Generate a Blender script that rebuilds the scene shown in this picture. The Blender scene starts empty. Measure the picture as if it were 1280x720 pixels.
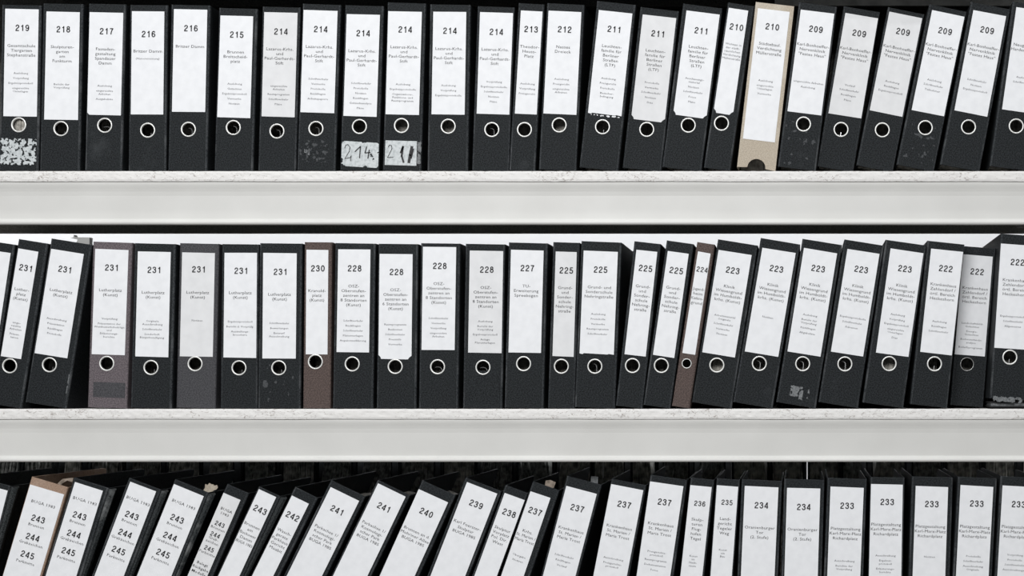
import bpy, bmesh, math, random
from mathutils import Vector, Matrix, noise

# ---------------------------------------------------------------- camera, world, lights, exposure
C = bpy.context.scene.collection
scene = bpy.context.scene
Z0 = 1.30                      # world height of the picture's middle
PX = 0.00153                   # metres per picture pixel at the plane of the file spines
DIST = 2.6
CAMX, CAMZ = 0.5508, Z0 - 0.1836

cam_data = bpy.data.cameras.new('camera')
cam = bpy.data.objects.new('camera', cam_data)
C.objects.link(cam)
cam.location = (CAMX, -DIST, CAMZ)
cam.rotation_euler = (math.radians(90), 0, 0)
cam_data.sensor_width = 36
cam_data.lens = 36 * DIST / (1280 * PX)
cam_data.shift_x = -360 / 1280
cam_data.shift_y = 120 / 1280
cam_data.clip_start = 0.05
scene.camera = cam

world = bpy.data.worlds.new('world')
world.use_nodes = True
world.node_tree.nodes['Background'].inputs[0].default_value = (0.93, 0.97, 1.0, 1)
world.node_tree.nodes['Background'].inputs[1].default_value = 0.20
scene.world = world

def area(name, loc, target, sx, sy, power, col=(1, 1, 1)):
    d = bpy.data.lights.new(name, 'AREA')
    d.shape = 'RECTANGLE'; d.size = sx; d.size_y = sy; d.energy = power; d.color = col
    o = bpy.data.objects.new(name, d); C.objects.link(o)
    o.location = loc
    o.rotation_euler = (Vector(target) - Vector(loc)).to_track_quat('-Z', 'Y').to_euler()
    return o
area('aisle_light', (-0.5, -4.2, 2.95), (0, 0, 1.1), 3.4, 0.8, 196)
area('ceiling_tube', (0.1, -0.52, 4.5), (0.1, 0.02, 1.0), 5.0, 0.05, 52)
area('far_aisle_light', (-0.3, 0.98, 2.6), (-0.3, 1.45, 1.3), 4.0, 0.2, 50)

scene.view_settings.view_transform = 'Standard'
scene.view_settings.look = 'None'
scene.view_settings.gamma = 1.0
scene.view_settings.use_curve_mapping = False
scene.view_settings.exposure = 0.0

# ---------------------------------------------------------------- materials
def mat(name, base, dark=None, scale=500, lo=0.35, hi=0.65, rough=0.6, metal=0.0, bump=0.0, bscale=None, detail=3, spec=0.5):
    m = bpy.data.materials.new(name); m.use_nodes = True
    nt = m.node_tree; b = nt.nodes['Principled BSDF']
    b.inputs['Roughness'].default_value = rough
    b.inputs['Metallic'].default_value = metal
    b.inputs['Specular IOR Level'].default_value = spec
    b.inputs['Base Color'].default_value = (*base, 1)
    tc = nt.nodes.new('ShaderNodeTexCoord')
    if dark:
        n = nt.nodes.new('ShaderNodeTexNoise'); n.inputs['Scale'].default_value = scale; n.inputs['Detail'].default_value = detail
        r = nt.nodes.new('ShaderNodeValToRGB')
        r.color_ramp.elements[0].position = lo; r.color_ramp.elements[0].color = (*dark, 1)
        r.color_ramp.elements[1].position = hi; r.color_ramp.elements[1].color = (*base, 1)
        nt.links.new(tc.outputs['Object'], n.inputs['Vector'])
        nt.links.new(n.outputs['Fac'], r.inputs['Fac'])
        nt.links.new(r.outputs['Color'], b.inputs['Base Color'])
    if bump:
        n2 = nt.nodes.new('ShaderNodeTexNoise'); n2.inputs['Scale'].default_value = bscale or scale; n2.inputs['Detail'].default_value = 2
        bp = nt.nodes.new('ShaderNodeBump'); bp.inputs['Strength'].default_value = bump; bp.inputs['Distance'].default_value = 0.001
        nt.links.new(tc.outputs['Object'], n2.inputs['Vector'])
        nt.links.new(n2.outputs['Fac'], bp.inputs['Height'])
        nt.links.new(bp.outputs['Normal'], b.inputs['Normal'])
    return m

def cloth(name, base, dark, wear, amount=0.62):
    """binder covering: fine grain plus pale rubbed patches"""
    m = mat(name, base, dark, scale=480, lo=0.38, hi=0.66, rough=0.7, spec=0.18)
    nt = m.node_tree; b = nt.nodes['Principled BSDF']
    src = b.inputs['Base Color'].links[0].from_socket
    tc = [n for n in nt.nodes if n.bl_idname == 'ShaderNodeTexCoord'][0]
    info = nt.nodes.new('ShaderNodeObjectInfo')
    ad = nt.nodes.new('ShaderNodeVectorMath'); ad.operation = 'ADD'
    ml = nt.nodes.new('ShaderNodeVectorMath'); ml.operation = 'MULTIPLY'; ml.inputs[1].default_value = (37, 11, 53)
    nt.links.new(info.outputs['Random'], ml.inputs[0])
    nt.links.new(tc.outputs['Object'], ad.inputs[0]); nt.links.new(ml.outputs[0], ad.inputs[1])
    n = nt.nodes.new('ShaderNodeTexNoise'); n.inputs['Scale'].default_value = 14; n.inputs['Detail'].default_value = 6; n.inputs['Roughness'].default_value = 0.65
    nt.links.new(ad.outputs[0], n.inputs['Vector'])
    r = nt.nodes.new('ShaderNodeValToRGB')
    r.color_ramp.elements[0].position = amount; r.color_ramp.elements[0].color = (0, 0, 0, 1)
    r.color_ramp.elements[1].position = amount + 0.2; r.color_ramp.elements[1].color = (0.55, 0.55, 0.55, 1)
    nt.links.new(n.outputs['Fac'], r.inputs['Fac'])
    mx = nt.nodes.new('ShaderNodeMix'); mx.data_type = 'RGBA'
    nt.links.new(r.outputs['Color'], mx.inputs['Factor'])
    nt.links.new(src, mx.inputs['A']); mx.inputs['B'].default_value = (*wear, 1)
    nt.links.new(mx.outputs['Result'], b.inputs['Base Color'])
    return m

M = {}
M['black'] = cloth('black_binder_covering', (0.0235, 0.0275, 0.030), (0.002, 0.003, 0.004), (0.05, 0.054, 0.058))
M['black_edge'] = cloth('black_binder_worn_edge', (0.046, 0.051, 0.055), (0.010, 0.012, 0.014), (0.12, 0.125, 0.13), 0.5)
M['hinge'] = cloth('worn_hinge_cloth', (0.05, 0.056, 0.058), (0.008, 0.010, 0.011), (0.35, 0.36, 0.36), 0.52)
M['grey'] = cloth('charcoal_binder_covering', (0.078, 0.078, 0.084), (0.034, 0.034, 0.038), (0.1, 0.1, 0.1))
M['mauve'] = cloth('mauve_binder_covering', (0.165, 0.14, 0.15), (0.07, 0.06, 0.066), (0.2, 0.18, 0.19))
M['brown'] = cloth('brown_binder_covering', (0.125, 0.092, 0.082), (0.05, 0.037, 0.034), (0.16, 0.13, 0.12))
M['card'] = cloth('beige_card', (0.50, 0.44, 0.35), (0.36, 0.31, 0.25), (0.58, 0.54, 0.47), 0.5)
M['tan'] = cloth('tan_card', (0.36, 0.25, 0.185), (0.24, 0.165, 0.12), (0.42, 0.33, 0.27), 0.5)
M['inner'] = mat('inner_lining', (0.02, 0.02, 0.021), rough=0.8, spec=0.2)
M['paper'] = mat('label_paper', (0.755, 0.765, 0.785), (0.71, 0.72, 0.74), scale=60, rough=0.55, bump=0.15, bscale=35, spec=0.3)
M['paper_shaded'] = mat('label_paper_shaded', (0.685, 0.69, 0.70), (0.64, 0.645, 0.655), scale=50, rough=0.6, bump=0.15, bscale=30, spec=0.3)  # greyer copy of the label paper, shade on set-back files put into its colour
M['pages'] = mat('file_pages', (0.42, 0.40, 0.36), (0.2, 0.19, 0.17), scale=120, rough=0.8)
M['ring'] = mat('nickel_ring', (0.74, 0.74, 0.72), rough=0.42, metal=0.35)
M['ring_dull'] = mat('dull_ring', (0.45, 0.45, 0.44), rough=0.4, metal=0.7)
M['wire'] = mat('lever_wire', (0.40, 0.40, 0.40), rough=0.3, metal=0.7)
M['ink'] = mat('ink_number', (0.018, 0.018, 0.02), rough=0.7)
M['ink_title'] = mat('ink_title', (0.018, 0.018, 0.02), rough=0.7)
M['ink_small'] = mat('ink_small', (0.09, 0.09, 0.10), rough=0.7)
M['tape'] = mat('old_sticker_paper', (0.50, 0.53, 0.54), (0.30, 0.33, 0.34), scale=160, lo=0.3, hi=0.55, rough=0.5, detail=6)
M['residue'] = mat('glue_residue', (0.17, 0.18, 0.185), (0.08, 0.085, 0.09), scale=300, rough=0.6)
M['dust'] = mat('dust_smear', (0.06, 0.065, 0.07), (0.03, 0.033, 0.036), scale=400, rough=0.8)
M['metal'] = mat('painted_beam', (0.622, 0.62, 0.60), (0.585, 0.583, 0.563), scale=9, rough=0.45, bump=0.06, bscale=300, detail=5)
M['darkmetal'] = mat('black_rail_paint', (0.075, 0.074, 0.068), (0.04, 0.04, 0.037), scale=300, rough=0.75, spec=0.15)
M['railgrey'] = mat('mid_grey_rail_paint', (0.30, 0.295, 0.27), (0.2, 0.197, 0.18), scale=300, rough=0.75, spec=0.15)  # paler than the top rail's paint, to make up for the shade there
M['greymetal'] = mat('lit_tone_grey', (0.72, 0.72, 0.69), (0.5, 0.5, 0.48), scale=30, rough=0.6, spec=0.2)
M['lightplate'] = mat('pale_bracket_paint', (0.35, 0.35, 0.34), rough=0.5)
M['white'] = mat('white_wall_paint', (0.86, 0.87, 0.89), rough=0.8)
M['floor'] = mat('grey_floor_lino', (0.32, 0.31, 0.30), (0.26, 0.25, 0.24), scale=40, rough=0.5)
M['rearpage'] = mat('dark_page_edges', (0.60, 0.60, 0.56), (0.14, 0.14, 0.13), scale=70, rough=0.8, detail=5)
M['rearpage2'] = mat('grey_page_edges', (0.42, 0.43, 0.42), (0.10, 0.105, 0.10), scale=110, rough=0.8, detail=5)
M['string'] = mat('white_string', (0.6, 0.6, 0.58), rough=0.7)
M['scrap'] = mat('brown_scrap_paper', (0.33, 0.27, 0.22), (0.16, 0.13, 0.1), scale=150, rough=0.8)

# particle board edge: pale laminate strip with chipped dark cracks
def board_edge():
    m = mat('chipped_board_edge', (0.80, 0.785, 0.765), rough=0.6, bump=0.5, bscale=170)
    nt = m.node_tree; b = nt.nodes['Principled BSDF']
    tc = [n for n in nt.nodes if n.bl_idname == 'ShaderNodeTexCoord'][0]
    mp = nt.nodes.new('ShaderNodeMapping'); mp.inputs['Scale'].default_value = (1, 1, 2.2)
    nt.links.new(tc.outputs['Object'], mp.inputs['Vector'])
    n = nt.nodes.new('ShaderNodeTexNoise'); n.inputs['Scale'].default_value = 120; n.inputs['Detail'].default_value = 7; n.inputs['Roughness'].default_value = 0.7
    n.inputs['Distortion'].default_value = 1.2
    n2 = nt.nodes.new('ShaderNodeTexNoise'); n2.inputs['Scale'].default_value = 9; n2.inputs['Detail'].default_value = 2
    nt.links.new(mp.outputs[0], n.inputs['Vector']); nt.links.new(tc.outputs['Object'], n2.inputs['Vector'])
    a = nt.nodes.new('ShaderNodeMath'); a.operation = 'MULTIPLY_ADD'; a.inputs[1].default_value = 0.25
    nt.links.new(n2.outputs['Fac'], a.inputs[0]); nt.links.new(n.outputs['Fac'], a.inputs[2])
    r = nt.nodes.new('ShaderNodeValToRGB'); e = r.color_ramp.elements
    e[0].position = 0.47; e[0].color = (0.36, 0.33, 0.31, 1)
    e[1].position = 0.56; e[1].color = (0.70, 0.69, 0.675, 1)
    nt.links.new(a.outputs[0], r.inputs['Fac']); nt.links.new(r.outputs['Color'], b.inputs['Base Color'])
    return m
M['board'] = board_edge()

# ---------------------------------------------------------------- mesh helpers
def link(name, bm, m, parent=None, smooth=False):
    me = bpy.data.meshes.new(name)
    bm.to_mesh(me); bm.free()
    for mm in (m if isinstance(m, (list, tuple)) else [m]): me.materials.append(mm)
    if smooth:
        for p in me.polygons: p.use_smooth = True
    o = bpy.data.objects.new(name, me); C.objects.link(o)
    if parent: o.parent = parent
    return o

def share(name, me, parent, loc=(0, 0, 0), rot=(0, 0, 0), scale=(1, 1, 1)):
    o = bpy.data.objects.new(name, me); C.objects.link(o); o.parent = parent
    o.location = loc; o.rotation_euler = rot; o.scale = scale
    return o

def empty(name, loc, label=None, cat=None, group=None, rot=(0, 0, 0)):
    o = bpy.data.objects.new(name, None); C.objects.link(o); o.location = loc; o.rotation_euler = rot
    o.empty_display_size = 0.05
    tag(o, label, cat, group)
    return o

def tag(o, label=None, cat=None, group=None, kind=None):
    if label: o['label'] = label
    if cat: o['category'] = cat
    if group: o['group'] = group
    if kind: o['kind'] = kind
    return o

def box(bm, x0, x1, y0, y1, z0, z1, mi=0):
    v = [bm.verts.new(p) for p in ((x0, y0, z0), (x1, y0, z0), (x1, y1, z0), (x0, y1, z0), (x0, y0, z1), (x1, y0, z1), (x1, y1, z1), (x0, y1, z1))]
    for f in ((0, 3, 2, 1), (4, 5, 6, 7), (0, 1, 5, 4), (1, 2, 6, 5), (2, 3, 7, 6), (3, 0, 4, 7)):
        bm.faces.new([v[i] for i in f]).material_index = mi
    return v

def slab(bm, pts, y0, y1, mi=0):
    """outline in x,z (counter-clockwise seen from the front) given a thickness in y"""
    a = [bm.verts.new((x, y0, z)) for x, z in pts]
    b = [bm.verts.new((x, y1, z)) for x, z in pts]
    bm.faces.new(a).material_index = mi
    bm.faces.new(b[::-1]).material_index = mi
    n = len(pts)
    for i in range(n):
        j = (i + 1) % n
        bm.faces.new((a[j], a[i], b[i], b[j])).material_index = mi

def ext_x(bm, prof, x0, x1):
    a = [bm.verts.new((x0, y, z)) for y, z in prof]; b = [bm.verts.new((x1, y, z)) for y, z in prof]
    n = len(prof)
    for i in range(n):
        j = (i + 1) % n
        bm.faces.new((a[i], a[j], b[j], b[i]))
    bm.faces.new(a[::-1]); bm.faces.new(b)
    bmesh.ops.recalc_face_normals(bm, faces=bm.faces[:])

def tube(bm, pts, r, seg=6):
    rings = []
    for i, p in enumerate(pts):
        p = Vector(p)
        d = (Vector(pts[min(i + 1, len(pts) - 1)]) - Vector(pts[max(i - 1, 0)])).normalized()
        s = d.orthogonal().normalized(); t = d.cross(s)
        rings.append([bm.verts.new(p + r * (math.cos(k * 2 * math.pi / seg) * s + math.sin(k * 2 * math.pi / seg) * t)) for k in range(seg)])
    for a, b in zip(rings, rings[1:]):
        q = min(range(seg), key=lambda o: (a[0].co - b[o].co).length)
        for k in range(seg):
            bm.faces.new((a[k], a[(k + 1) % seg], b[(k + 1 + q) % seg], b[(k + q) % seg]))
    bm.faces.new(rings[0]); bm.faces.new(rings[-1][::-1])
    bmesh.ops.recalc_face_normals(bm, faces=bm.faces[:])

# ---------------------------------------------------------------- lettering
_cache = {}
def glyph_lines(lines):
    """make each distinct text line once as a flat mesh (size 1, centred)"""
    todo = [l for l in dict.fromkeys(lines) if l not in _cache]
    obs = []
    for l in todo:
        body, bold, res = l
        cu = bpy.data.curves.new('text', 'FONT'); cu.body = body; cu.size = 1; cu.resolution_u = res
        cu.align_x = 'CENTER'; cu.offset = bold; cu.space_character = 1.04
        ob = bpy.data.objects.new('text', cu); C.objects.link(ob); obs.append(ob)
    dg = bpy.context.evaluated_depsgraph_get(); dg.update()
    for l, ob in zip(todo, obs):
        me = bpy.data.meshes.new_from_object(ob.evaluated_get(dg))
        vs = [tuple(v.co[:2]) for v in me.vertices]; fs = [tuple(p.vertices) for p in me.polygons]
        _cache[l] = (vs, fs)
        bpy.data.meshes.remove(me)
        cu = ob.data; bpy.data.objects.remove(ob); bpy.data.curves.remove(cu)

CAP = 0.729
def _ell(cx, cy, rx, ry, n=18):
    return [(cx + rx * math.cos(2 * math.pi * k / n), cy + ry * math.sin(2 * math.pi * k / n)) for k in range(n + 1)]
SIX = [(.465, .74), (.42, .87), (.35, .925), (.27, .93), (.17, .88), (.10, .75), (.07, .58), (.065, .42), (.08, .25), (.14, .12), (.22, .07), (.29, .065),
       (.39, .10), (.46, .19), (.485, .31), (.465, .44), (.40, .54), (.30, .58), (.20, .56), (.12, .48), (.08, .38)]
DIGIT = {
 '0': [_ell(.28, .5, .21, .435)],
 '1': [[(.345, 0), (.345, 1.0)], [(.345, .92), (.29, .80), (.22, .755), (.11, .74)]],
 '2': [[(.08, .66), (.10, .80), (.18, .90), (.29, .935), (.40, .90), (.475, .81), (.485, .70), (.45, .59), (.36, .49), (.22, .37), (.12, .25), (.07, .10)], [(.0, .06), (.53, .06)]],
 '3': [[(.075, .70), (.11, .84), (.18, .915), (.28, .935), (.39, .905), (.455, .82), (.46, .72), (.41, .61), (.31, .555), (.21, .55)],
       [(.21, .55), (.32, .54), (.41, .50), (.475, .41), (.485, .29), (.45, .17), (.37, .09), (.27, .065), (.17, .09), (.095, .17), (.06, .30)]],
 '4': [[(.40, .97), (.04, .30)], [(.0, .26), (.55, .26)], [(.41, 0), (.41, 1.0)]],
 '5': [[(.50, .93), (.15, .93), (.10, .47)], [(.10, .49), (.17, .565), (.28, .59), (.39, .55), (.465, .45), (.485, .32), (.45, .18), (.37, .09), (.265, .065), (.16, .09), (.09, .16), (.055, .27)]],
 '6': [SIX],
 '7': [[(.03, .925), (.53, .925)], [(.50, .93), (.38, .74), (.29, .53), (.23, .30), (.205, 0)]],
 '8': [_ell(.28, .745, .165, .19), _ell(.28, .305, .21, .24)],
 '9': [[(.56 - x, 1 - y) for x, y in SIX]],
}
def put_number(acc, body, cx, zc, cap, mi, th=0.084):
    """digits drawn as even strokes, like a plain grotesque face"""
    adv = 0.79; wx = 1.05; total = adv * (len(body) - 1) + 0.56 * wx
    for n, ch in enumerate(body):
        for path in DIGIT[ch]:
            m = len(path); L = []; closed = path[0] == path[-1]
            for k, (x, y) in enumerate(path):
                a = Vector(path[k - 1]) if k else (Vector(path[-2]) if closed else Vector(path[0]))
                b = Vector(path[k + 1]) if k < m - 1 else (Vector(path[1]) if closed else Vector(path[-1]))
                p = Vector((x, y))
                d1 = (p - a).normalized() if (p - a).length > 1e-6 else (b - p).normalized()
                d2 = (b - p).normalized() if (b - p).length > 1e-6 else d1
                t = (d1 + d2).normalized(); q = Vector((-t.y, t.x)) * th / max(0.6, t.dot(d1))
                L.append((p + q, p - q))
            base = len(acc[0])
            for p, q in L:
                for v in (p, q):
                    acc[0].append((cx + (n * adv + v.x * wx - total / 2) * cap, zc + (v.y - 0.5) * cap))
            for k in range(m - 1):
                acc[1].append((base + 2 * k, base + 2 * k + 1, base + 2 * k + 3, base + 2 * k + 2)); acc[2].append(mi)
def put_text(acc, key, cx, zc, cap, maxw, mi, sx=1.0, tilt=0.0):
    """cx, zc: centre of the line; cap: capital height; all metres"""
    vs, fs = _cache[key]
    if not vs: return
    s = cap / CAP
    xs = [v[0] for v in vs]; w = (max(xs) - min(xs)) * s * sx
    k = sx * (min(1, maxw / w) if w else 1)
    mid = (max(xs) + min(xs)) / 2
    base = len(acc[0])
    for x, y in vs:
        X = (x - mid) * s * k; Zl = y * s - cap / 2
        acc[0].append((cx + X, zc + Zl))
    for f in fs:
        acc[1].append(tuple(base + i for i in f)); acc[2].append(mi)

# ---------------------------------------------------------------- file table (millimetres, degrees)
# shelf, covering, lean, x of base, lift of base centre, shelf height, width, height,
# (label x, top, width, length), (ring x, z), number, title, contents, (rows in 1.53 mm), set-back
FILES = [
(1,'black',1.05,-943.8,0.69,223.1,75.5,317.3,(1.4,309.2,64.3,204.9),(-1.1, 88.0),'219',['Gesamtschule', 'Tiergarten', 'Stephanstraße'],['Auslobung', 'Vorprüfung', 'Ergebnisprotokoll', 'eingereichte', '~Unterlagen'],(23.4,45.6,80),0),
(1,'black',1.18,-865.3,0.79,223.1,76.5,319.7,(0.8,304.1,64.5,206.6),(1.1, 80.7),'218',['Skulpturen-', 'garten', 'am', 'Funkturm'],['Bericht der', '~Vorprüfung'],(21.9,43.8,90.6),0),
(1,'black',1.36,-781.9,0.84,223.1,70.8,319.2,(-0.7,302.6,64.3,196.1),(1.0, 86.9),'217',['Fassaden-', 'gestaltung', 'Spandauer', 'Damm'],['Auslobung', 'eingereichte', '~Arbeiten', 'Ausgabeliste'],(23.4,45.6,91.6),0),
(1,'black',0.6,-699.0,0.38,223.1,72.2,318.2,(-0.7,305.8,62.2,197.2),(0.6, 78.3),'216',['Britzer Damm'],[],(28.4,49.7,80),2),
(1,'black',1.14,-620.9,0.74,223.1,74.6,317.3,(0.5,308.4,63.8,195.8),(0.6, 79.3),'216',['Britzer Damm'],[],(23.4,46,90),0),
(1,'black',1.67,-534.9,1.08,223.1,73.9,312.1,(-2.1,297.1,63.1,194.7),(-2.5, 83.2),'215',['Brunnen', 'Breitscheid-', 'platz'],['Auslobung', 'Gutachten', 'Ergebnisprotokoll', 'Vermerke', 'Notizen'],(23.4,45,85),5),
(1,'black',1.6,-452.0,1.02,223.1,72.9,314.9,(-0.6,303.9,63.4,200.0),(-1.9, 76.6),'214',['Lazarus-Krhs.', 'und', 'Paul-Gerhardt-', 'Stift'],['eingereichte', '~Arbeiten', 'Raumprogramm', 'Schriftverkehr', 'Pläne'],(23.7,45.6,92),6),
(1,'black',1.95,-374.8,1.25,223.1,73.2,318.3,(-1.2,306.1,65.0,195.7),(-2.8, 80.2),'214',['Lazarus-Krhs.', 'und', 'Paul-Gerhardt-', 'Stift'],['Schriftverkehr', 'Vermerke', 'Protokolle', 'Rückfragen', 'Arbeitspapiere'],(23.4,45.3,85.6),0),
(1,'black',1.76,-292.1,1.13,223.1,73.9,315.9,(-1.5,298.5,63.6,194.9),(-2.2, 84.2),'214',['Lazarus-Krhs.', 'und', 'Paul-Gerhardt-', 'Stift'],['Schriftverkehr', 'Protokolle', 'Notizen', 'Rückfragen', 'Gebäudeanalyse', 'Pläne'],(23.4,45.6,86),0),
(1,'black',1.68,-210.9,1.07,223.1,73.4,321.2,(-2.2,304.3,64.1,197.1),(-3.0, 86.1),'214',['Lazarus-Krhs.', 'und', 'Paul-Gerhardt-', 'Stift'],['Auslobung', 'Ergebnisprotokolle', 'Organisations-,', '~Funktions- und', '~Raumprogramm'],(22.5,44.4,91),0),
(1,'black',0.96,-123.4,0.65,223.1,77.5,318.2,(-0.7,304.1,63.4,196.5),(0.0, 85.2),'214',['Lazarus-Krhs.', 'und', 'Paul-Gerhardt-', 'Stift'],['Auslobung', 'Vorprüfung', 'Ergebnisprotokolle'],(23.7,46,92),0),
(1,'black',1.95,-42.0,1.21,223.1,71.1,314.5,(1.4,302.8,62.9,194.5),(0.1, 78.9),'214',['Lazarus-Krhs.', 'und', 'Paul-Gerhardt-', 'Stift'],['Vorprüfung', 'Ergebnisprotokolle', 'Schriftverkehr', 'Notizen', 'Pläne'],(24,46,86.5),3),
(1,'black',3.17,19.3,1.37,223.1,49.6,319.6,(1.3,305.4,41.6,197.3),(0.3, 78.3),'213',['Theodor-', 'Heuss-', 'Platz'],['Auslobung', 'Vorprüfung', 'Preisgericht'],(22.8,44.7,91),0),
(1,'black',2.87,86.8,1.79,223.1,71.5,318.6,(-0.7,304.0,62.9,196.5),(-0.8, 86.5),'212',['Nasses', 'Dreieck'],['Auslobung', 'Preisgericht', 'eingereichte', '~Arbeiten'],(22.5,44.4,84.7),0),
(1,'black',6.06,165.7,3.94,223.1,74.5,320.0,(0.6,302.6,64.4,197.6),(-1.2, 81.2),'211',['Leuchten-', 'familie für', 'Berliner', 'Straßen', '(LTF)'],['Auslobung', 'Preisgericht', 'Protokolle', 'Besucher-', '~befragung'],(22,43.5,84),0),
(1,'black',6.33,247.2,4.12,223.1,74.8,310.5,(1.3,296.4,64.7,197.9),(1.0, 78.0),'211',['Leuchten-', 'familie für', 'Berliner', 'Straßen', '(LTF)'],['Protokolle', 'Vermerke', 'Schriftverkehr', 'Notizen', 'Dias'],(22,43.7,84),9),
(1,'black',7.31,324.0,4.84,223.1,76.0,316.0,(2.5,303.2,64.2,197.6),(1.8, 85.2),'211',['Leuchten-', 'familie für', 'Berliner', 'Straßen', '(LTF)'],['Anschauungs-', '~material', 'Notizen', 'Schriftverkehr', 'Fotos', 'Pläne'],(23,44,84),7),
(1,'black',8.32,392.0,3.7,223.1,51.1,319.1,(-3.5,308.7,37.6,198.5),(-4.1, 88.2),'210',['Wohnen in', 'der stadt-', 'räumlichen', 'Verdichtung', 'Müllerstraße'],[],(22.5,44.4,90),0),
(1,'box',6.51,467.0,4.18,223.1,73.8,317.3,(-1.2,305.7,61.5,251.1),None,'210',['Städtebaul.', 'Verdichtung', 'Müllerstraße'],['Auslobung', 'eingereichte', '~Unterlagen', 'Vermerke'],(21,43,89),0),
(1,'black',7.36,544.6,4.7,223.1,73.4,316.9,(1.0,302.8,64.9,195.9),(1.9, 86.3),'209',['Karl-Bonhoeffer-', 'Nervenklinik', '"Festes Haus"'],['eingereichte Arbeiten', 'Auslobung'],(22,42.5,89),0),
(1,'black',9.49,618.2,5.82,223.1,70.6,311.9,(1.7,299.2,64.0,195.2),(-1.2, 77.0),'209',['Karl-Bonhoeffer-', 'Nervenklinik', '"Festes Haus"'],['Vorlauf', 'Schriftverkehr', 'Rückfragen', 'Pläne'],(22.5,43.5,89),12),
(1,'black',11.36,694.1,7.06,223.1,71.7,309.9,(0.8,301.4,64.1,193.1),(0.0, 75.9),'209',['Karl-Bonhoeffer-', 'Nervenklinik', '"Festes Haus"'],['Auslobung', 'Rückfragen', 'Ergebnisprotokoll'],(21.5,42.5,86),14),
(1,'black',11.59,771.8,7.34,223.1,73.1,314.0,(2.4,303.4,63.7,195.3),(3.6, 79.8),'209',['Karl-Bonhoeffer-', 'Nervenklinik', '"Festes Haus"'],['Auslobung', 'Schriftverkehr', 'Teilnehmer'],(22.5,42.5,86),9),
(1,'black',10.8,857.3,7.24,223.1,77.3,317.1,(0.8,302.1,64.4,195.7),(1.7, 80.3),'209',['Karl-Bonhoeffer-', 'Nervenklinik', '"Festes Haus"'],['Schriftverkehr', 'Notizen', 'Ergebnisprotokoll'],(21.5,42.5,86),7),
(1,'black',8.0,951.7,5.33,223.1,76.6,317.4,(2.1,307.0,64.6,196.8),(1.3, 81.9),'209',['Neugestaltung', 'Hardenbergplatz'],['Auslobung', 'Schriftverkehr'],(22,46,86),0),
(2,'black',8.4,-1034.7,5.5,-231.0,75.2,317.1,(0.6,299.7,63.8,204.4),(-0.1, 79.3),'231',['Lutherplatz', '(Kunst)'],['Auslobung', 'Notizen'],(22.7,50.8,86.6),0),
(2,'black',9.17,-966.9,4.56,-231.0,57.2,319.7,(-6.0,301.7,39.0,208.4),(-6.1, 77.4),'231',['Luther-', 'platz', '(Kunst)'],['einge-', '~reichte', '~Arbeiten', 'Präsen-', '~tation'],(22.7,50,92),0),
(2,'black',9.01,-894.3,6.24,-231.0,79.7,317.6,(-4.5,297.7,62.8,202.2),(-4.7, 77.9),'231',['Lutherplatz', '(Kunst)'],['Ausschreibung', 'Präsentation', 'Rückfragen', 'Protokolle'],(22.7,50,86),4),
(2,'mauve',1.91,-774.5,1.25,-231.0,75.3,317.3,(-0.6,303.3,63.3,201.5),(-3.2, 85.1),'231',['Lutherplatz', '(Kunst)'],['Vorprüfung', 'Präsentation der', '~Wettbewerbsbeiträge', '~und', '~Erläuterungs-', '~berichte'],(22.7,50.8,86.6),0),
(2,'black',1.45,-690.6,0.99,-231.0,78.2,314.8,(-1.0,299.1,63.1,201.2),(-1.7, 77.6),'231',['Lutherplatz', '(Kunst)'],['Originale', '~Ausschreibung', 'Schriftverkehr', 'Sonderheft', '~Bürgerbeteiligung'],(22.7,50.8,86.6),0),
(2,'grey',1.29,-607.7,0.85,-231.0,75.5,315.7,(-0.7,298.2,62.8,199.5),(-2.9, 85.0),'231',['Lutherplatz', '(Kunst)'],['Notizen'],(21,49.8,85),6),
(2,'black',0.55,-524.4,0.34,-231.0,70.9,314.7,(1.0,298.0,62.8,200.9),(-0.5, 77.7),'231',['Lutherplatz', '(Kunst)'],['Ergebnisprotokoll', 'Bericht d. Vorprüfg.', 'Ausstellungs-', '~broschüre'],(22.4,49.8,86),5),
(2,'black',0.62,-445.3,0.44,-231.0,81.4,315.7,(-1.3,296.9,64.0,201.7),(-1.5, 77.6),'231',['Lutherplatz', '(Kunst)'],['Schriftverkehr', 'Bewertungen', 'Entwurf', '~Ausschreibung'],(23.3,51.4,87.5),0),
(2,'brown',0.54,-373.6,0.25,-231.0,52.8,318.1,(-1.2,303.2,41.6,199.4),(-3.2, 89.5),'230',['Kranold-', 'platz', '(Kunst)'],[],(23,50.8,90),0),
(2,'black',0.89,-304.5,0.6,-231.0,77.2,315.7,(-1.6,303.8,62.3,196.5),(-2.3, 84.8),'228',['OSZ-', 'Oberstufen-', 'zentren an', '8 Standorten', '(Kunst)'],['Schriftverkehr', 'Rückfragen', 'Schriftverkehr', 'Planunterlagen', 'Angebotserklärung'],(23.6,45.7,89),0),
(2,'black',0.64,-221.3,0.43,-231.0,76.0,314.7,(-3.5,295.2,63.1,197.3),(-2.9, 80.1),'228',['OSZ-', 'Oberstufen-', 'zentren an', '6 Standorten', '(Kunst)'],['Raumprogramm', 'Baukosten', 'Schriftverkehr', 'Pressinfo', 'Vermerke'],(22.4,44.7,88),0),
(2,'black',0.75,-141.0,0.49,-231.0,75.0,315.7,(-1.7,308.6,63.3,196.8),(-2.3, 79.5),'228',['OSZ-', 'Oberstufen-', 'zentren an', '8 Standorten', '(Kunst)'],['Schriftverkehr', 'Vermerke', 'Vorprüfung', 'eingereichte', '~Arbeiten'],(23.6,45.7,89),0),
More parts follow.
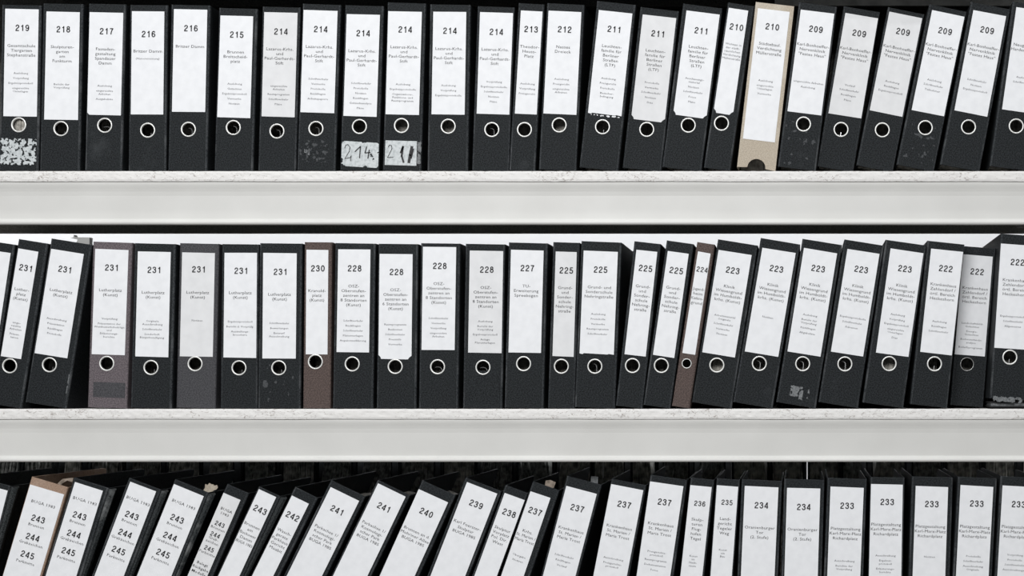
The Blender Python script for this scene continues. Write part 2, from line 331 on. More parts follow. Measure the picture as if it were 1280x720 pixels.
(2,'black',0.95,-57.5,0.63,-231.0,75.8,314.7,(2.7,301.4,63.6,195.3),(-0.4, 78.4),'228',['OSZ-', 'Oberstufen-', 'zentren an', '8 Standorten', '(Kunst)'],['Auslobung', 'Bericht der', '~Vorprüfung', 'Ergebnisprotokoll', 'Anlage', '~Planunterlagen'],(23.3,45.7,88),5),
(2,'black',1.51,22.6,0.98,-231.0,74.6,316.2,(-1.2,302.0,61.9,196.1),(-2.6, 84.9),'227',['TU-', 'Erweiterung', 'Spreebogen'],[],(22.4,44.7,90),0),
(2,'black',1.84,93.1,0.83,-231.0,51.4,317.8,(0.5,299.8,40.3,200.5),(-2.1, 80.2),'225',['Grund-', 'und', 'Sonder-', 'schule', 'Nehring-', 'straße'],[],(23.3,45,90),5),
(2,'black',2.28,158.4,1.53,-231.0,77.2,317.9,(-0.5,299.7,65.5,196.9),(-3.0, 79.4),'225',['Grund- und', 'Sonderschule', 'Nehringstraße'],['Auslobung', 'Protokolle', 'Vermerke', 'Raumprogramm', 'Schriftverkehr'],(23,45,78.6),0),
(2,'black',6.42,223.8,2.86,-231.0,51.3,316.7,(0.7,300.9,40.5,201.2),(-2.3, 79.7),'225',['Grund-', 'und', 'Sonder-', 'schule', 'Nehring-', 'straße'],[],(22,44.7,90),0),
(2,'black',8.08,277.0,3.68,-231.0,52.3,317.8,(-0.7,298.2,40.5,200.9),(-2.5, 79.2),'225',['Grund-', 'und', 'Sonder-', 'schule', 'Nehring-', 'straße'],[],(23,45,90),0),
(2,'thin',8.75,322.7,2.62,-231.0,34.5,317.4,(-0.6,299.3,24.8,195.9),(-1.5, 84.5),'224',['Jugend-', 'heim', 'Kiefern-', 'grund'],[],(21.5,46,90),0),
(2,'black',9.17,381.2,6.19,-231.0,77.7,316.8,(-2.3,296.8,63.8,199.3),(-2.4, 77.8),'223',['Klinik', 'Wiesengrund', 'im Humboldt-', 'krhs. (Kunst)'],['Arbeitsmaterial', '~Originale', 'Schriftverkehr', 'Vermerke', 'Notizen'],(22.7,43.5,81),9),
(2,'black',9.56,460.3,6.38,-231.0,76.8,319.1,(0.2,301.2,65.4,201.7),(-0.9, 81.0),'223',['Klinik', 'Wiesengrund', 'im Humboldt-', 'krhs. (Kunst)'],['Notizen'],(23.3,44,85),7),
(2,'black',9.16,543.1,6.13,-230.8,77.0,317.5,(-0.8,300.3,64.4,200.6),(0.1, 80.6),'223',['Klinik', 'Wiesengrund', 'im Humboldt-', 'krhs. (Kunst)'],['Auslobung', 'Bericht der', '~Vorprüfung', 'Rückfragen', 'Abgabeliste'],(22.7,43.5,82),8),
(2,'black',9.12,624.2,6.12,-230.5,77.2,316.1,(1.2,298.7,62.6,199.4),(0.1, 80.0),'223',['Klinik', 'Wiesengrund', 'im Humboldt-', 'krhs. (Kunst)'],['Ergebnisprotokolle', 'Schriftverkehr', 'Adressen'],(22.7,44,84),9),
(2,'black',8.12,709.6,5.59,-230.3,79.1,315.0,(3.8,299.6,63.2,201.1),(0.6, 80.7),'223',['Klinik', 'Wiesengrund', 'im Humboldt-', 'krhs. (Kunst)'],['Auslobung', 'Vorprüfung', 'Ergebnisprotokoll', 'eingereichte', '~Unterlagen', 'Dias'],(22.7,44,81),5),
(2,'black',6.11,797.5,3.83,-230.0,71.9,315.4,(3.5,300.9,61.1,199.5),(2.7, 81.7),'222',['Krankenhaus', 'Zehlendorf /', 'örtl. Bereich', 'Heckeshorn'],['Auslobung', 'Rückfragen', 'Schriftverkehr'],(23,43.7,90),8),
(2,'dark',4.56,875.5,2.57,-229.8,64.7,311.4,(-1.7,295.1,59.0,195.6),(-5.8, 81.9),'222',['Krankenhaus', 'Zehlendorf /', 'örtl. Bereich', 'Heckeshorn'],['Landschaftsbild-', '~Gutachten', 'Energie-', '~Gutachten', 'Bodenzustands-', '~analyse', 'Bedarfsprogramm'],(20.7,42,87),55),
(2,'raised',3.83,950.9,2.47,-215.8,73.9,315.4,(-2.9,296.4,65.4,199.6),(-4.1, 80.6),'222',['Krankenhaus', 'Zehlendorf /', 'örtl. Bereich', 'Heckeshorn'],['Ergebnisprotokolle', 'Schriftverkehr', 'Allgemeines'],(22,44.7,90),0),
(3,'black',14.5,-1074.5,9.29,-685.4,74.2,316.2,(2.3,306.9,65.1,202.0),(2.3, 83.5),'246',['Skulptur'],[],(23,46,90),0),
(3,'tan',16.5,-974.3,10.34,-685.4,72.8,316.6,(-0.5,302.1,67.5,202.0),(-0.5, 78.7),'BUGA',3,[],(0,0,0),0),
(3,'black',17.3,-899.2,10.31,-685.4,69.4,316.3,(-1.7,309.1,55.8,202.0),(-1.7, 85.8),'BUGA',3,[],(0,0,0),0),
(3,'black',20.8,-815.8,11.65,-685.4,65.6,319.6,(-1.1,313.7,52.6,202.0),(-1.1, 90.4),'BUGA',3,[],(0,0,0),0),
(3,'black',22.0,-731.5,13.02,-685.4,69.5,316.4,(-1.5,307.4,61.6,202.0),(-1.5, 84.1),'BUGA',3,[],(0,0,0),0),
(3,'black',23.5,-651.5,9.06,-685.4,45.5,318.5,(-4.1,300.9,34.8,202.0),(-5.1, 77.5),'BUGA',4,[],(0,0,0),0),
(3,'black',25.0,-597.4,9.77,-685.4,46.2,315.6,(-2.0,311.7,36.4,202.0),(-2.0, 88.3),'243',['Brunnen', 'am', 'Buckower', 'Damm', 'BUGA 1983'],[],(23,45,90),0),
(3,'black',26.3,-533.7,10.74,-685.4,48.5,315.9,(-3.9,299.0,36.1,202.0),(-3.9, 75.6),'242',['Wasch-', 'geräte', 'Parkhaus', 'Gericht', 'Moabit'],[],(23,45,90),0),
(3,'black',26.3,-456.2,16.23,-685.4,73.3,318.0,(-0.8,305.9,61.0,202.0),(-0.8, 82.5),'241',['Parkachse 1/', 'Kosmologi-', 'scher Park', 'BUGA 1985'],[],(22.5,51,90),5),
(3,'black',25.8,-366.5,15.02,-685.4,69.0,319.5,(-1.3,314.5,59.3,202.0),(-1.3, 91.2),'241',['Parkachse 1/', 'Kosmologi-', 'scher Park', 'BUGA 1985'],[],(24,51,90),4),
(3,'black',24.4,-271.0,14.44,-685.4,69.9,316.6,(-2.8,299.1,61.1,202.0),(-2.8, 75.7),'240',['Brunnen an d.', 'Mohriner Allee', 'BUGA 1985'],[],(23,50,90),0),
(3,'black',21.3,-170.8,13.44,-685.4,74.0,317.3,(-0.2,310.5,61.9,202.0),(-0.2, 87.1),'239',['Karl Foerster-', 'Skulptur', 'BUGA 1985'],[],(22,50,90),4),
(3,'black',20.2,-98.7,7.96,-685.4,46.1,311.6,(1.5,297.4,40.3,202.0),(1.5, 74.1),'238',['Skulptur', 'Vorplatz', 'Pol. Dir.', 'West'],[],(22,43.6,90),0),
(3,'black',19.0,-37.5,8.77,-685.4,53.9,315.0,(-4.6,295.9,40.8,202.0),(-4.6, 72.5),'237',['Krhs.', 'St. Marien /', 'Maria Trost'],['Übergabe', 'Notizen'],(22,49,81),0),
(3,'black',14.6,57.3,8.66,-685.4,68.7,318.6,(-0.4,299.7,60.5,202.0),(-0.4, 76.3),'237',['Krankenhaus', 'St. Marien /', 'Maria Trost'],['Schriftverkehr', 'Rückfragen', 'Vorlauf'],(23.6,51.5,85.7),4),
(3,'black',10.8,164.4,6.4,-685.4,68.3,312.9,(-1.6,302.4,62.8,202.0),(-4.2, 79.0),'237',['Krankenhaus', 'St. Marien /', 'Maria Trost'],['Ausschreibung', 'Preisgerichts-', '~protokoll'],(22,50.8,91),5),
(3,'black',8.2,254.3,5.09,-685.4,71.3,320.9,(-2.4,308.1,64.1,202.0),(-4.2, 84.7),'237',['Krankenhaus', 'St. Marien /', 'Maria Trost'],['Preisgerichts-', '~protokoll', 'Raumprogramm', 'Dokumentation', 'Fotos'],(23,51,86),0),
(3,'black',6.2,329.9,2.48,-685.4,45.9,319.5,(-1.2,305.6,41.2,202.0),(-1.3, 82.2),'236',['Skulp-', 'turen', 'Flug-', 'hafen', 'Tegel'],['Kunst', '~im', '~Stadt-', '~raum'],(22,42,88),0),
(3,'black',4.2,390.4,1.64,-685.4,44.7,318.8,(-0.3,305.6,40.8,202.0),(-0.3, 82.2),'235',['Land-', 'gericht', 'Tegeler', 'Weg'],['Kunst', '~am', '~Bau'],(20.5,41,80),0),
(3,'black',2.6,463.8,1.76,-685.4,77.8,316.0,(-0.1,304.0,64.4,202.0),(-0.1, 80.7),'234',['Oranienburger', 'Tor', '(2. Stufe)'],[],(23.5,51.3,90),0),
(3,'black',1.6,550.2,1.08,-685.4,77.2,318.0,(-0.8,301.3,63.8,202.0),(-0.8, 77.9),'234',['Oranienburger', 'Tor', '(2. Stufe)'],[],(23.5,51.5,90),0),
(3,'black',2.2,628.9,1.45,-685.4,75.6,319.4,(0.6,302.7,63.5,202.0),(0.6, 79.3),'233',['Platzgestaltung', 'Karl-Marx-Platz', 'Richardplatz'],['Ausschreibung', 'Berichte der', '~Vorprüfung'],(23,51.7,92),0),
(3,'black',1.2,711.6,0.68,-685.4,65.4,322.1,(-0.9,309.0,61.2,202.0),(-1.2, 85.6),'233',['Platzgestaltung', 'Karl-Marx-Platz', 'Richardplatz'],['Ausschreibung', 'Ergebnis-', '~protokoll', 'Erläuterungs-', '~berichte'],(22,50,89),0),
(3,'black',1.9,793.9,1.31,-685.4,79.1,322.2,(-0.9,304.2,62.2,202.0),(-0.9, 80.8),'233',['Platzgestaltung', 'Karl-Marx-Platz', 'Richardplatz'],['Notizen'],(22,50,88),3),
(3,'black',3.0,873.7,1.96,-685.4,74.9,320.9,(-0.2,304.9,62.8,202.0),(-0.2, 81.5),'233',['Platzgestaltung', 'Karl-Marx-Platz', 'Richardplatz'],['Protokolle', 'Schriftverkehr', 'Ausschreibung', '~Originale'],(22,51,88),0),
(3,'black',3.3,953.2,2.16,-685.4,75.0,321.6,(-1.1,304.1,63.1,202.0),(-1.1, 80.7),'233',['Platzgestaltung', 'Karl-Marx-Platz', 'Richardplatz'],['Vorprüfung', 'Protokolle', 'Schriftverkehr', 'Ausschreibungen'],(22.5,51,86),0),
]

# ---------------------------------------------------------------- room
def struct(name, bm, m):
    return tag(link(name, bm, m), kind='structure')
bm = bmesh.new(); box(bm, -4, 4, -4, 2.2, -0.05, 0); struct('floor', bm, M['floor'])
bm = bmesh.new(); box(bm, -4, 4, 1.45, 1.55, 0, 3.4); struct('wall_back', bm, M['white'])

# ---------------------------------------------------------------- shelving rack
rack = empty('shelving_rack', (0, 0, 0), 'pale grey metal shelving rack with chipped white board shelves holding three rows of files', 'shelf')
XL, XR = -1.42, 1.30
TOPS = [223.1 + 454.5, 223.1, -231.0, -685.4]
BT = 0.0196                          # board thickness
rnd = random.Random(4)
for i, t in enumerate(TOPS):
    z = Z0 + t / 1000
    deep = 0.70 if i == 3 else 0.36
    # board with a slightly uneven, chipped front edge
    bm = bmesh.new()
    nx, nz = 700, 5
    grid = []
    for a in range(nx + 1):
        x = XL + (XR - XL) * a / nx
        col = []
        for b in range(nz + 1):
            f = b / nz
            n1 = noise.noise((x * 90, i * 7.1, f * 3)); n2 = noise.noise((x * 8, i * 3.3 + 5, 0))
            y = -0.004 - 0.0007 * n1 + 0.0004 * n2
            zz = z - BT * f
            if b == 0: y += 0.0008; zz += -0.0002 + 0.00035 * n1
            if b == nz: y += 0.0010; zz += 0.0006 * n2 + 0.0004 * n1
            if i == 2 and b == 0: zz += 0.0
            col.append(bm.verts.new((x, y, zz)))
        back_t = bm.verts.new((x, deep, z)); back_b = bm.verts.new((x, deep, z - BT))
        col = [back_t] + col + [back_b]
        grid.append(col)
    for a in range(nx):
        c0, c1 = grid[a], grid[a + 1]
        for b in range(len(c0)):
            d = (b + 1) % len(c0)
            bm.faces.new((c0[b], c1[b], c1[d], c0[d]))
    bm.faces.new(grid[0]); bm.faces.new(grid[-1][::-1])
    bmesh.ops.recalc_face_normals(bm, faces=bm.faces[:])
    link('shelf_board', bm, M['board'], rack)
    # folded front beam under the board
    zb = z - BT - 0.0004
    lip = [( -0.0005 + 0.004 - 0.0042 * math.cos(a), zb - 0.0775 - 0.0042 * math.sin(a)) for a in [math.radians(q) for q in (-70, -45, -20, 0, 20, 45, 70, 90)]]
    prof = [(0.0005, zb), (0.0, zb - 0.002), (0.0006, zb - 0.006), (0.0018, zb - 0.0095), (0.0032, zb - 0.013), (0.0048, zb - 0.018), (0.0060, zb - 0.026),
            (0.0068, zb - 0.070), (0.005, zb - 0.0735)] + lip + [(0.012, zb - 0.0815), (0.012, zb - 0.0795), (0.0092, zb - 0.0775), (0.0092, zb - 0.002), (0.03, zb - 0.002), (0.03, zb)]
    bm = bmesh.new(); ext_x(bm, prof, XL, XR)
    link('front_beam', bm, M['metal'], rack)
    # dark stiffening rail under the board, behind the front beam
    bm = bmesh.new()
    box(bm, XL, XR, 0.137, 0.145, zb - 0.0817, zb); box(bm, XL, XR, 0.145, 0.16, zb - 0.0817, zb - 0.0797)
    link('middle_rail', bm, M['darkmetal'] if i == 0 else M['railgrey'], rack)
# dark sheets added behind the upper two rows to block the bright wall, pale bracket and an added plate at the right
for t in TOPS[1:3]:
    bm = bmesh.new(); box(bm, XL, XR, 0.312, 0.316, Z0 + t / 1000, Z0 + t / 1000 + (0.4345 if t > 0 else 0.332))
    link('blackout_sheet', bm, M['darkmetal'], rack)
zb = Z0 + TOPS[1] / 1000 - BT
bm = bmesh.new(); box(bm, 0.977, 1.25, 0.075, 0.079, zb - 0.078, zb - 0.002); box(bm, 0.977, 1.25, 0.055, 0.079, zb - 0.0800, zb - 0.078)
link('corner_bracket', bm, M['lightplate'], rack)
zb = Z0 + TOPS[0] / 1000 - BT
bm = bmesh.new(); box(bm, 0.50, XR, 0.130, 0.1345, zb - 0.0817, zb - 0.002)  # added plate, its pale grey stands in for light on the right-hand background
link('lit_tone_plate', bm, M['greymetal'], rack)
# uprights outside the picture, four posts
for x in (XL - 0.045, XR + 0.002):
    for y in (0.005, 0.31):
        bm = bmesh.new()
        box(bm, x, x + 0.043, y, y + 0.035, 0.0, 2.35)
        link('upright_post', bm, M['metal'], rack)

# ---------------------------------------------------------------- shared small meshes
def lathe_mesh(name, prof, seg, m):
    bm = bmesh.new(); rings = []
    for k in range(seg):
        a = 2 * math.pi * k / seg
        rings.append([bm.verts.new((r * math.cos(a), y, r * math.sin(a))) for r, y in prof])
    for k in range(seg):
        a, b = rings[k], rings[(k + 1) % seg]
        for j in range(len(prof)):
            bm.faces.new((a[j], a[(j + 1) % len(prof)], b[(j + 1) % len(prof)], b[j]))
    bmesh.ops.recalc_face_normals(bm, faces=bm.faces[:])
    me = bpy.data.meshes.new(name); bm.to_mesh(me); bm.free(); me.materials.append(m)
    for p in me.polygons: p.use_smooth = True
    return me
RP = [(0.0146, -0.0001), (0.0143, -0.0008), (0.0133, -0.0012), (0.0123, -0.0009), (0.0119, 0.0), (0.0119, 0.0030), (0.0122, 0.0030), (0.0124, 0.0)]
ring_mesh = lathe_mesh('finger_ring', RP, 32, M['ring'])
ring_dull = lathe_mesh('finger_ring_dull', [(r * (1 if r < 0.013 else 0.93), y) for r, y in RP], 32, M['ring_dull'])
def wire_mesh(kind):
    bm = bmesh.new()
    if kind == 0: pts = [(0.001, 0.012, -0.03), (0.001, 0.012, -0.0035)]
    elif kind == 1: pts = [(0.002, 0.012, -0.03), (0.002, 0.012, -0.002), (0.0008, 0.013, 0.002), (-0.002, 0.014, 0.0042), (-0.006, 0.015, 0.005)]
    else: pts = [(0.006, 0.012, -0.012), (0.0055, 0.012, -0.005), (0.002, 0.013, -0.001), (-0.003, 0.014, 0.0), (-0.009, 0.015, -0.001)]
    tube(bm, pts, 0.0008, 6)
    me = bpy.data.meshes.new('lever_wire'); bm.to_mesh(me); bm.free(); me.materials.append(M['wire']); return me
wires = [wire_mesh(k) for k in range(3)]

def spine_mesh(w, h, ring, rr, notch=False, T=0.0036):
    bm = bmesh.new(); cf = 0.0034
    W = w / 2
    if notch:
        pts = [(-W, 0)]
        nx, nr = 0.0, 0.0175
        for k in range(13):
            a = math.pi - math.pi * k / 12
            pts.append((nx + nr * math.cos(a), 0.002 + nr * math.sin(a)))
        pts += [(W, 0), (W, h), (-W, h)]
        slab(bm, pts, 0, T)
        return bm
    rx, rz = ring
    x0, x1, z0, z1 = -W + cf, W - cf, 0.0006, h - 0.0006
    angs = [2 * math.pi * k / 28 for k in range(28)]
    corners = [math.atan2(z - rz, x - rx) % (2 * math.pi) for x in (x0, x1) for z in (z0, z1)]
    angs = sorted(angs + corners)
    inner, outer, inner_b, outer_b = [], [], [], []
    for a in angs:
        c, s = math.cos(a), math.sin(a)
        ts = []
        if c > 1e-9: ts.append((x1 - rx) / c)
        if c < -1e-9: ts.append((x0 - rx) / c)
        if s > 1e-9: ts.append((z1 - rz) / s)
        if s < -1e-9: ts.append((z0 - rz) / s)
        t = min(ts)
        X, Zz = rx + t * c, rz + t * s
        inner.append(bm.verts.new((rx + rr * c, 0, rz + rr * s)))
        inner_b.append(bm.verts.new((rx + rr * c, T, rz + rr * s)))
        outer.append(bm.verts.new((X, 0, Zz)))
        outer_b.append(bm.verts.new((X, T, Zz)))
    n = len(angs)
    for i in range(n):
        j = (i + 1) % n
        bm.faces.new((inner[i], inner[j], outer[j], outer[i]))
        bm.faces.new((inner_b[j], inner_b[i], outer_b[i], outer_b[j]))
        bm.faces.new((inner[j], inner[i], inner_b[i], inner_b[j]))
    # rounded wrap at the long edges and small returns at top and foot
    for sgn in (-1, 1):
        prof = [(x0 if sgn < 0 else x1, 0), (sgn * (W - 0.0015), 0.0006), (sgn * (W - 0.0003), 0.0018), (sgn * W, T)]
        lo = [bm.verts.new((x, y, 0.0006 if k == 0 else 0)) for k, (x, y) in enumerate(prof)]
        hi = [bm.verts.new((x, y, h - 0.0006 if k == 0 else h)) for k, (x, y) in enumerate(prof)]
        for k in range(3):
            f = bm.faces.new((lo[k], lo[k + 1], hi[k + 1], hi[k])); f.material_index = 1
    for zz, ze in ((0.0006, 0.0), (h - 0.0006, h)):
        a = [bm.verts.new(p) for p in ((x0, 0, zz), (x1, 0, zz), (W - 0.0003, 0.0018, ze), (-W + 0.0003, 0.0018, ze))]
        bm.faces.new(a).material_index = 1
        a = [bm.verts.new(p) for p in ((-W + 0.0003, 0.0018, ze), (W - 0.0003, 0.0018, ze), (W, T, ze), (-W, T, ze))]
        bm.faces.new(a).material_index = 1
    bmesh.ops.remove_doubles(bm, verts=bm.verts[:], dist=1e-6)
    bmesh.ops.recalc_face_normals(bm, faces=bm.faces[:])
    return bm

def cover_mesh(side, w, h, T=0.0021, depth=0.283, rear_round=True):
    """board along the side of the file, free corners rounded off"""
    bm = bmesh.new()
    W = w / 2; r = 0.012
    pts = [(0.0036, 0), (depth - r, 0)]
    pts += [(depth - r + r * math.sin(a), r - r * math.cos(a)) for a in (0.5, 1.05, 1.57)]
    pts += [(depth - r + r * math.cos(a), h - r + r * math.sin(a)) for a in (0.0, 0.52, 1.05)]
    pts += [(depth - r, h), (0.0036, h)]
    xa, xb = (W - T, W) if side > 0 else (-W, -W + T)
    a = [bm.verts.new((xa, y, z)) for y, z in pts]; b = [bm.verts.new((xb, y, z)) for y, z in pts]
    bm.faces.new(a); bm.faces.new(b[::-1])
    for i in range(len(pts)):
        j = (i + 1) % len(pts)
        bm.faces.new((a[j], a[i], b[i], b[j]))
    bmesh.ops.recalc_face_normals(bm, faces=bm.faces[:])
    return bm

def page_mesh(w, h, y0, depth, rr, n=9):
    bm = bmesh.new(); W = w / 2 - 0.004
    x = -W
    fill = rr.uniform(0.7, 0.97)
    step = 2 * W * fill / n
    for k in range(n):
        top = h - rr.uniform(0.040, 0.048)
        box(bm, x + 0.0002, x + step - 0.0002, y0 + rr.uniform(0, 0.004), depth - rr.uniform(0.004, 0.012), 0.004, top)
        x += step
    return bm

def ragged(name, parent, x0, x1, z0, z1, m, thr, sc, seed, cell=0.0009, y=-0.0004, edge=0.25, tilt=0):
    """thin remains of a sticker: the cells of a sheet that are still there"""
    bm = bmesh.new()
    nx = max(2, int((x1 - x0) / cell)); nz = max(2, int((z1 - z0) / cell))
    V = {}
    def vert(a, b):
        if (a, b) not in V:
            x = x0 + (x1 - x0) * a / nx; z = z0 + (z1 - z0) * b / nz + tilt * (x - x0)
            V[(a, b)] = bm.verts.new((x + 0.0003 * noise.noise((a * .7, b * .7, seed)), y + 0.0001 * noise.noise((a * .3, b * .3, seed + 9)), z))
        return V[(a, b)]
    for a in range(nx):
        for b in range(nz):
            e = min(a, nx - 1 - a) / nx * 2, min(b, nz - 1 - b) / nz * 2
            v = noise.fractal((a * cell * sc, b * cell * sc, seed), 1.0, 2.0, 4)
            v -= edge * max(0, 1 - 7 * e[0]) + edge * max(0, 1 - 5 * e[1])
            if v > thr: bm.faces.new((vert(a, b), vert(a + 1, b), vert(a + 1, b + 1), vert(a, b + 1)))
    return link(name, bm, m, parent)

def strokes(name, parent, lines, ox, oz, m, y=-0.0009, wd=0.0006):
    bm = bmesh.new()
    for ln in lines:
        ww = wd
        if isinstance(ln[0], (int, float)): ww = ln[0]; ln = ln[1:]
        for (xa, za), (xb, zb_) in zip(ln, ln[1:]):
            d = Vector((xb - xa, zb_ - za)); n = Vector((-d.y, d.x)).normalized() * ww
            e = d.normalized() * ww * 0.5
            q = [(xa - e.x + n.x, za - e.y + n.y), (xa - e.x - n.x, za - e.y - n.y), (xb + e.x - n.x, zb_ + e.y - n.y), (xb + e.x + n.x, zb_ + e.y + n.y)]
            bm.faces.new([bm.verts.new((ox + a, y, oz + b)) for a, b in q])
    return link(name, bm, m, parent)

# ---------------------------------------------------------------- lettering of every label
def label_lines(f):
    """(body, bold, res, cap mm, down mm, ink, x-scale) of every line on one label"""
    shelf, kind, lean, x, lift, base, w, h, lab, ring, num, title, cont, (n, t, c), dy = f
    P = 1.53; out = []
    if num == 'BUGA':
        if title == 3:
            for body, d, cap, bold, ink in (('BUGA 1983', 18.9, 3.9, 0.0, 1), ('243', 38.7, 7.8, 0.012, 0), ('Brunnen', 47.5, 3.7, 0.0, 1), ('244', 62.6, 7.8, 0.012, 0),
                                       ('Grabzeichen', 71, 3.7, 0.0, 1), ('245', 85.5, 7.8, 0.012, 0), ('Parkmitte', 95, 3.7, 0.0, 1)):
                out.append((body, bold, 4 if cap > 5 else 1, cap * P, d * P, ink, 0.92 if cap > 5 else 1.15))
        else:
            for body, d, cap, bold, ink in (('BUGA', 18.5, 3.6, 0.008, 1), ('1983', 24, 3.6, 0.0, 1), ('243', 38, 5.6, 0.012, 0), ('Brunnen', 44, 3.4, 0.0, 1), ('244', 52.5, 5.6, 0.012, 0),
                                       ('Grab-', 57.5, 3.4, 0.0, 1), ('zeichen', 62.5, 3.4, 0.0, 1), ('245', 71.5, 5.6, 0.012, 0), ('Parkmitte', 77.5, 3.4, 0.0, 1),
                                       ('Belegt', 92, 3.6, 0.008, 1), ('Rückgabe', 98, 3.6, 0.008, 1), ('Modelle', 104, 3.6, 0.008, 1)):
                out.append((body, bold, 4 if cap > 5 else 1, cap * P, d * P, ink, 0.92 if cap > 5 else 1.15))
        return out
    small = num in ('224', '236', '235')
    out.append((num, 0.012, 4, (6.4 if small else 7.8) * P, n * P, 0, 0.92))
    tiny = title and title[0] == 'Wohnen in'
    step = 4.5 if tiny else (6.0 if shelf == 3 else 5.85)
    for k, l in enumerate(title):
        out.append((l, 0.0, 2, (2.7 if tiny else 3.75) * P, (t + k * step) * P, 2 if tiny else 1, 1.17))
    if num == '216' and n > 28: out.append(('(Namensnennung)', 0.0, 1, 2.6 * P, 59 * P, 2, 1.1))
    d = c
    for k, l in enumerate(cont):
        if k: d += 4.1 if l.startswith('~') else 6.2
        out.append((l.lstrip('~'), 0.004, 1, 2.5 * P, d * P, 2, 1.2))
    return out
ALL = [label_lines(f) for f in FILES]
glyph_lines([(l[0], l[1], l[2]) for L in ALL for l in L])

# ---------------------------------------------------------------- files
SHELFNAME = {1: 'top shelf', 2: 'middle shelf', 3: 'bottom shelf'}
ORD = ['first', 'second', 'third', 'fourth', 'fifth', 'sixth', 'seventh', 'eighth', 'ninth']
NUMW = {2: 'two', 3: 'three', 4: 'four', 5: 'five', 6: 'six', 7: 'seven', 8: 'eight'}
COLW = {'black': 'black', 'mauve': 'dusty mauve-grey', 'grey': 'charcoal grey', 'brown': 'brown', 'box': 'beige cardboard', 'tan': 'tan cardboard', 'thin': 'thin brown', 'dark': 'black', 'raised': 'black'}
counts = {}
for f in FILES: counts.setdefault((f[0], f[10]), []).append(f)
SPECIAL = {
    0: 'black binder numbered 219, top left, with a torn white sticker near its foot',
    3: 'black binder numbered 216 with two small title lines, left of the other 216',
    4: 'black binder numbered 216 with one title line, right of the other 216',
    7: 'black binder numbered 214 with pale scuff marks below its ring, second of six 214s',
    8: 'black binder numbered 214 with handwritten 214 on a sticker at its foot',
    9: 'black binder numbered 214 with handwritten 211 under clear tape at its foot',
    17: 'narrow black binder numbered 210 standing left of the beige box file',
    18: 'beige cardboard box file numbered 210 with half-round notch at its foot',
    19: 'black binder numbered 209 leaning just right of the beige cardboard box file',
    24: 'black binder cut off by the right picture edge on the top shelf',
    25: 'black binder cut off by the left picture edge on the middle shelf',
    26: 'narrow leaning black binder numbered 231 at the left end of the middle shelf',
    27: 'wide black binder numbered 231 leaning beside the dark gap on the middle shelf',
    28: 'dusty mauve-grey binder numbered 231 with a darker band below its ring',
    30: 'charcoal grey binder numbered 231 whose label lists only one small word',
    31: 'black binder numbered 231 directly right of the charcoal grey binder',
    32: 'black binder numbered 231 directly left of the narrow brown binder numbered 230',
    46: 'black binder numbered 223 with glue residue patches below its ring, third of five',
    50: 'black binder numbered 222 pushed back in shade with a grey-looking label',
    51: 'black binder numbered 222 raised on something, at the right end of middle shelf',
    52: 'black binder cut off by the left picture edge on the bottom shelf',
    53: 'tan cardboard binder numbered 243, 244 and 245 leaning on the bottom shelf',
    54: 'black binder numbered 243 to 245 directly right of the tan cardboard binder',
    55: 'black binder numbered 243 to 245, second one right of the tan binder',
    56: 'black binder numbered 243 to 245, third one right of the tan binder',
    57: 'narrow black binder with small 243, 244 and 245 stacked on its label',
    58: 'narrow leaning black binder with a single large 243 on its label',
    43: 'thin brown binder numbered 224 with a small ring on the middle shelf',
    39: 'narrow upright black binder numbered 225 directly right of the 227 binder',
    40: 'wide black binder numbered 225 on the middle shelf',
    65: 'narrow black binder numbered 237 leaning right of the 238 binder',
}
DESC = {
    '230': 'narrow brown binder numbered 230 left of the 228 binders',
    '218': 'black binder numbered 218, label naming a sculpture garden at a radio tower',
    '217': 'black binder numbered 217, label with a clipped lower left corner',
    '215': 'black binder numbered 215 titled Brunnen Breitscheidplatz on the top shelf',
    '213': 'narrow black binder numbered 213 between the last 214 and the 212',
    '212': 'black binder numbered 212 titled Nasses Dreieck',
    '227': 'upright black binder numbered 227 titled Erweiterung Spreebogen',
    '242': 'narrow leaning black binder numbered 242, right of the single 243',
    '240': 'strongly leaning black binder numbered 240, between the last 241 and the 239',
    '239': 'wide leaning black binder numbered 239, left of the narrow 238',
    '238': 'narrow leaning black binder numbered 238 squeezed between 239 and 237',
    '236': 'narrow black binder numbered 236 titled Skulpturen Flughafen Tegel',
    '235': 'narrow black binder numbered 235 titled Landgericht Tegeler Weg',
}
rng = random.Random(11)
wire_choice = {1: 0, 2: 2, 3: 0, 4: 1, 5: 1, 6: 1, 7: 1, 11: 1, 14: 0, 20: 0, 27: 0, 29: 0, 31: 0, 32: 0, 36: 2, 37: 2, 40: 1, 45: 1, 46: 1, 47: 1, 49: 0, 51: 0}
light_pages = {0, 9, 10, 48, 44, 13}
